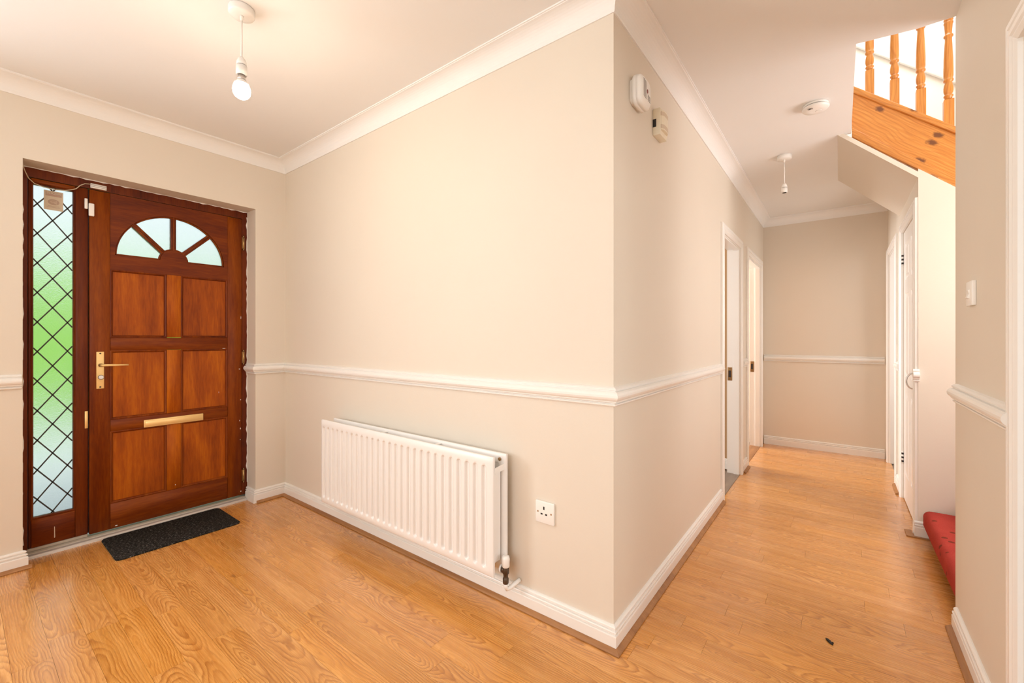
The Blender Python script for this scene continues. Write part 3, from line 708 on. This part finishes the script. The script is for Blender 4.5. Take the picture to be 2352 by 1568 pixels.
for x, i in ((.013, .002), (.015, 0), (.027, 0), (.0275, .0012), (.0295, .0012), (.030, 0), (.042, .003), (.050, .011), (.053, .022)):
    lp_.append([(x, y, z) for y, z in rrect(ay0 + i, ay1 - i, az0 + i, az1 - i, max(.034 - i * .5, .01))])
loft(MB(), lp_).build('cover', M['plastic'], al)
for r in range(11):
    z = az1 - .026 - r * .0068
    for ya, yb in ((ay0 + .024, ay0 + .056),) + (((ay0 + .070, ay0 + .100),) if r > 6 else ()):
        sl = -.12 * (yb - ya)
        MB().prism([(ya, z), (yb, z + sl), (yb, z + sl + .0022), (ya, z + .0022)], YZ, .0528, .0534).build('vent_slot', M['dark'], al)
MB().prism([(.215 + .0062 * math.cos(2 * PI * i / 16), 2.199 + .0085 * math.sin(2 * PI * i / 16)) for i in range(16)], YZ, .0528, .0545).build('indicator_lens', M['red'], al)

py0, py1, pz0, pz1 = .430, .528, 2.112, 2.234
ps = empty('motion_sensor', (0, .479, 2.173), 'yellowed boxy motion sensor right of the wall smoke alarm', 'motion sensor')
MB().box(0.0, .034, py0, py1, pz0, pz1).build('housing', M['old_plastic'], ps, .003, 2)
MB().prism([(.033, py0 + .006), (.038, py0 + .008), (.045, py0 + .022), (.047, (py0 + py1) / 2), (.045, py1 - .022), (.038, py1 - .008), (.033, py1 - .006)], XY, pz0 + .022, pz1 - .012).build('curved_lens', M['old_plastic'], ps)
for z in (pz0 + .028, pz1 - .036):
    MB().prism([(.034, py0 + .0055), (.0385, py0 + .0075), (.0455, py0 + .022), (.0475, (py0 + py1) / 2), (.0455, py1 - .022), (.0385, py1 - .0075), (.034, py1 - .0055)], XY, z, z + .018).build('lens_band', M['paper_light'], ps)
MB().box(-.0, .016, py0 - .0008, py0 + .004, 2.150, 2.186).build('cable_entry', M['black'], ps)

det = empty('smoke_detector', (.575, 1.434, CZ), 'round white smoke detector on the passage ceiling beside the stairwell opening', 'smoke detector')
MB().lathe(.575, 1.434, [(.060, CZ), (.060, CZ - .014)], 40).build('base', M['plastic'], det)
MB().lathe(.575, 1.434, [(.058, CZ - .013), (.058, CZ - .017)], 40).build('gap_ring', M['dark'], det)
MB().lathe(.575, 1.434, [(.060, CZ - .016), (.064, CZ - .018), (.064, CZ - .024), (.058, CZ - .031), (.030, CZ - .034)], 40).build('cover', M['plastic'], det)
MB().lathe(.590, 1.450, [(.016, CZ - .033), (.015, CZ - .0365)], 24).build('test_button', M['plastic'], det)
for i in range(4): MB().box(.541 + i * .006, .544 + i * .006, 1.390, 1.406, CZ - .0345, CZ - .0335).build('vent_slot', M['dark'], det)

def pendant(name, x, y, label, zt, zb):
    """ceiling rose, cord and lamp holder; zt / zb = top and bottom of the lamp holder"""
    e = empty(name, (x, y, CZ), label, 'pendant light')
    ro = MB().lathe(x, y, [(.043, CZ), (.046, CZ - .003), (.046, CZ - .024), (.043, CZ - .029), (.012, CZ - .030)], 32).build('ceiling_rose', M['plastic'], e)
    MB().lathe(x, y, [(.0075, CZ - .029), (.0062, CZ - .036), (.0045, CZ - .050)], 14).build('cord_grip', M['plastic'], ro)
    MB().lathe(x, y, [(.0034, CZ - .03), (.0034, zt - .002)], 10).build('cord', M['plastic'], e)
    h = zt - zb
    ho = MB().lathe(x, y, [(.006, zt), (.012, zt - h * .08), (.0175, zt - h * .26), (.0185, zt - h * .44), (.0175, zt - h * .45), (.0175, zt - h * .47), (.0195, zt - h * .48), (.0195, zb + .002), (.017, zb), (.012, zb + .002)], 24).build('lamp_holder', M['plastic'], e)
    MB().lathe(x, y, [(.0178, zt - h * .445), (.0178, zt - h * .475)], 24).build('seam_ring', M['dark'], ho)
    return e
pe = pendant('pendant_light', -1.218, -.826, 'ceiling pendant with a lit bare bulb in front of the entrance', 2.305, 2.232)
MB().lathe(-1.218, -.826, [(.012, 2.238), (.013, 2.222), (.016, 2.214)], 24).build('bulb_cap', M['steel'], pe)
MB().lathe(-1.218, -.826, [(.014, 2.216), (.018, 2.208), (.026, 2.1965)], 28).build('bulb_neck', M['plastic'], pe)
bl = MB().lathe(-1.218, -.826, [(.0255, 2.1968), (.0305, 2.182), (.0315, 2.172), (.030, 2.160), (.025, 2.150), (.016, 2.143), (.006, 2.1405)], 28).build('bulb', M['bulb'], pe)
bl['label'] = 'glowing white bulb'
p2 = pendant('pendant_light', .366, 2.130, 'passage ceiling pendant with an empty lamp holder and no bulb', 2.300, 2.232)
MB().lathe(.366, 2.130, [(.013, 2.2325), (.013, 2.2312)], 20).build('lamp_socket', M['dark'], p2)

sw = empty('light_switch', (XS, .684, 1.340), 'white rocker light switch on the wall at right above the chair rail', 'switch')
MB().box(XS - .012, XS, .643, .726, 1.297, 1.384).build('face_plate', M['plastic'], sw, .002, 2)
MB().prism([(XS - .0119, 1.322), (XS - .019, 1.326), (XS - .0135, 1.339), (XS - .017, 1.352), (XS - .0119, 1.355)], XZ, .672, .697).build('rocker', M['plastic'], sw)

# ------------------------------------------------------------------ small things round the front door
cs = MB().box(XD, XD + .014, -1.051, -1.027, 1.892, 1.966).build('contact_sensor', M['plastic'], None, .004, 3)
tag(cs, 'larger white alarm contact sensor at the top left corner of the front door', 'sensor')
cm = MB().box(XD - .002, XD + .011, -1.068, -1.0545, 1.930, 1.990).build('contact_magnet', M['plastic'], None, .003, 2)
tag(cm, 'small white magnet on the door frame left of the contact sensor', 'magnet')
jc = empty('junction_cover', (XD, -1.008, 2.07), 'white ribbed cable cover on the frame above the front door', 'cover')
MB().box(XD - .002, XD + .010, -1.043, -.974, 2.058, 2.084).build('body', M['plastic'], jc, .0015, 1)
for z in (2.0655, 2.0745): MB().box(XD + .0098, XD + .0105, -1.043, -.974, z, z + .0013).build('groove', M['dark'], jc)
cable = MB().tube([(-2.70, -1.3105, 2.098), (-2.722, -1.306, 2.085), (-2.745, -1.298, 2.066), (XD + .012, -1.283, 2.040), (XD + .006, -1.262, 2.020), (XD + .005, -1.229, 2.010), (XD + .005, -1.188, 2.0065), (XD + .005, -1.146, 2.013), (XD + .004, -1.115, 2.027), (XD + .005, -1.101, 2.036), (XD + .006, -1.086, 2.058), (XD + .005, -1.066, 2.074), (XD + .005, -1.044, 2.078)], .0023, 8)
tag(cable.build('alarm_cable', M['cable']), 'thin alarm cable sagging across the top of the leaded sidelight', 'cable')
sg = empty('window_sticker', (XD - .022, -1.187, 1.95), 'square alarm sticker on the leaded sidelight, its writing seen from behind', 'sticker')
sx = XD - .0228
Y0, Y1, Z0, Z1 = -1.2245, -1.150, 1.896, 2.003
MB().box(sx - .0004, sx, Y0, Y1, Z0, Z1).build('paper', M['paper'], sg)
MB().box(sx, sx + .0002, Y0 + .006, Y1 - .006, Z1 - .030, Z1 - .007).build('header_band', M['paper_band'], sg)
yc = (Y0 + Y1) / 2
MB().prism([(yc + .0225 * math.cos(2 * PI * i / 28), 1.9415 + .0165 * math.sin(2 * PI * i / 28)) for i in range(28)], YZ, sx, sx + .0002).build('oval_badge', M['paper_band'], sg)
em_ = MB()
def outline(mb, pts, w, x0, x1):
    for i in range(len(pts)):
        a, b = Vector(pts[i]), Vector(pts[(i + 1) % len(pts)]); d = (b - a).normalized() * w / 2; nrm = Vector((-d.y, d.x))
        a2, b2 = a - d, b + d
        mb.prism([tuple(a2 - nrm), tuple(b2 - nrm), tuple(b2 + nrm), tuple(a2 + nrm)], YZ, x0, x1)
outline(em_, [(yc - .012, 1.9435), (yc - .007, 1.947), (yc + .010, 1.9495), (yc + .012, 1.944), (yc - .007, 1.939)], .0014, sx + .0002, sx + .0004)
outline(em_, [(yc + .001, 1.938), (yc + .011, 1.937), (yc + .011, 1.933)], .0014, sx + .0002, sx + .0004)
em_.build('camera_emblem', M['paper_light'], sg, kind='stuff')
def text(name, body, size, y, z, m, parent, bold=.0):
    cu = bpy.data.curves.new(name, 'FONT'); cu.body = body; cu.size = size; cu.align_x = 'CENTER'; cu.align_y = 'CENTER'; cu.offset = bold
    ob = bpy.data.objects.new(name, cu); COL.objects.link(ob)
    bpy.context.view_layer.update()
    me = bpy.data.meshes.new_from_object(ob.evaluated_get(bpy.context.evaluated_depsgraph_get()))
    bpy.data.objects.remove(ob)
    o = bpy.data.objects.new(name, me); COL.objects.link(o); me.materials.clear(); me.materials.append(m)
    off = Vector(parent.location)
    # seen from inside the letters run right to left
    me.transform(Matrix(((0, 0, 1, sx + .0004 - off.x), (-1.12, 0, 0, y - off.y), (0, 1, 0, z - off.z), (0, 0, 0, 1))))
    o.parent = parent; return o
text('lettering', 'PHONE', .0145, yc, Z1 - .0135, M['paper_light'], sg, .0003)
text('lettering', 'WATCH', .0105, yc, Z1 - .0245, M['paper_red'], sg, .0001)
for z, w in ((1.9185, .044), (1.9125, .052)):
    MB().box(sx, sx + .0002, yc - w / 2, yc + w / 2, z - .0012, z + .0012).build('small_print', M['paper_band'], sg)

mt = MB().prism([(x, y) for x, y in rrect(-2.735, -2.345, -1.008, -.412, .03)], XY, .0005, .008)
wch = MB(); wch.prism([(-1.187, .130), (-1.1845, .131), (-1.1835, .075), (-1.1845, .068), (-1.1875, .07)], YZ, XD - .0018, XD - .0010); wch.build('paint_chip', M['paper_light'], win)
tag(mt.build('doormat', M['doormat'], None, .002, 1), 'charcoal rectangular doormat lying in front of the entrance door', 'doormat')
db = MB().tube([(.640, .556, .003), (.645, .549, .004), (.652, .541, .004), (.657, .533, .003), (.662, .528, .002)], [.002, .005, .0055, .004, .0015], 8).tube([(.656, .535, .003), (.663, .541, .004)], [.003, .0035], 8)
tag(db.build('debris', M['debris']), 'small black scrap lying on the passage floor', 'debris')

# ------------------------------------------------------------------ staircase
st_ = empty('staircase', (1.10, 1.966, 0), 'pine staircase with turned balusters and worn red carpet on the bottom step', 'staircase')
SYF, SYB = 1.988, 2.022
tp = lambda x: 2.748 - .862 * (x - .758)
bt = lambda x: 2.469 - .918 * (x - .747)
x0s, x1s = .746, 2.25
MB().prism([(x0s, bt(x0s) + .002), (x1s, bt(x1s)), (x1s, tp(x1s)), (x0s, tp(x0s))], XZ, SYF, SYB).build('string_board', M['pine_board'], st_)
MB().prism([(x0s, bt(x0s) + .004), (x1s, bt(x1s) + .002), (x1s, bt(x1s) + .062), (x0s, bt(x0s) + .062)], XZ, SYF - .010, SYF - .0005).build('string_moulding', M['pine_board'], st_, .004, 2)
MB().prism([(x0s, tp(x0s) + .001), (x1s, tp(x1s) + .001), (x1s, tp(x1s) + .042), (x0s, tp(x0s) + .042)], XZ, SYF - .016, SYB + .016).build('string_capping', M['pine_board'], st_, .004, 2)
MB().prism([(x0s, tp(x0s) + .90), (x1s, tp(x1s) + .90), (x1s, tp(x1s) + .96), (x0s, tp(x0s) + .96)], XZ, SYF - .012, SYB + .012).build('handrail', M['pine_board'], st_, .012, 2)
MB().box(.692, .744, SYF - .010, SYB + .030, 2.53, 3.75).build('newel_post', M['pine_post'], st_, .004, 1)
bx, by = .834, (SYF + SYB) / 2
def baluster(x, parent):
    zb = tp(x) + .040; w = .0215
    o = MB().prism([(x - w, zb + .862 * w), (x + w, zb - .862 * w), (x + w, zb + .150), (x - w, zb + .150)], XZ, by - w, by + w)
    prof = [(.012, .149), (.0165, .151), (.0165, .168), (.021, .171), (.021, .178), (.0155, .183), (.0155, .186), (.019, .192), (.0215, .205), (.0215, .222), (.019, .240), (.0155, .252), (.0155, .256), (.021, .260), (.0225, .266), (.021, .272), (.019, .275), (.0215, .290), (.0218, .330), (.0205, .390), (.018, .450), (.0155, .500), (.0155, .516), (.0205, .519), (.0215, .524), (.0205, .529), (.0155, .532), (.0155, .545), (.017, .570), (.0185, .592), (.021, .597), (.021, .604), (.0165, .608), (.0165, .612), (.021, .616), (.021, .623), (.0175, .628), (.0175, .639), (.012, .641)]
    o.lathe(x, by, [(r, zb + h) for r, h in prof], 20)
    o.prism([(x - w, zb + .640), (x + w, zb + .640), (x + w, zb + .862 - .862 * w), (x - w, zb + .862 + .862 * w)], XZ, by - w, by + w)
    return o.build('baluster', M['pine_post'], parent)
for i in range(8): baluster(bx + .1178 * i, st_)
# lower flight, rising away from the passage
def tread(i):
    xf, zt = 1.072 + .235 * i, .172 + .183 * i
    ya, yb = SY1 + .002, 1.947
    xb_ = min(xf + .30, 2.29)
    prof = [(xf + .030, zt - .100), (xf + .004, zt - .098), (xf, zt - .085), (xf, zt - .034)] + [(xf + .034 - .034 * math.cos(t * PI / 12), zt - .034 + .034 * math.sin(t * PI / 12)) for t in range(1, 7)] + [(xb_, zt), (xb_, zt - .030), (xf + .05, zt - .030), (xf + .05, zt - .100)]
    n = 10; loops = []
    for k in range(n + 1):
        y = ya + (yb - ya) * k / n
        loops.append([(px, y, pz) for px, pz in prof])
    # the far end of the carpeted nosing is rounded off
    last = [(px + (.012 if px < xf + .05 else 0), yb, pz - (.010 if pz > zt - .02 else 0)) for px, pz in prof]
    loops[-1] = last; loops.insert(-1, [(px, yb - .018, pz) for px, pz in prof])
    loft(MB(), loops).build('carpeted_step', M['carpet'], st_)
    zb = -.009 if i == 0 else zt - .213
    MB().box(xf + .052, xf + .070, ya, yb, zb, zt - .031).build('riser', M['mahog_h'] if i == 0 else M['carpet'], st_)
for i in range(5): tread(i)
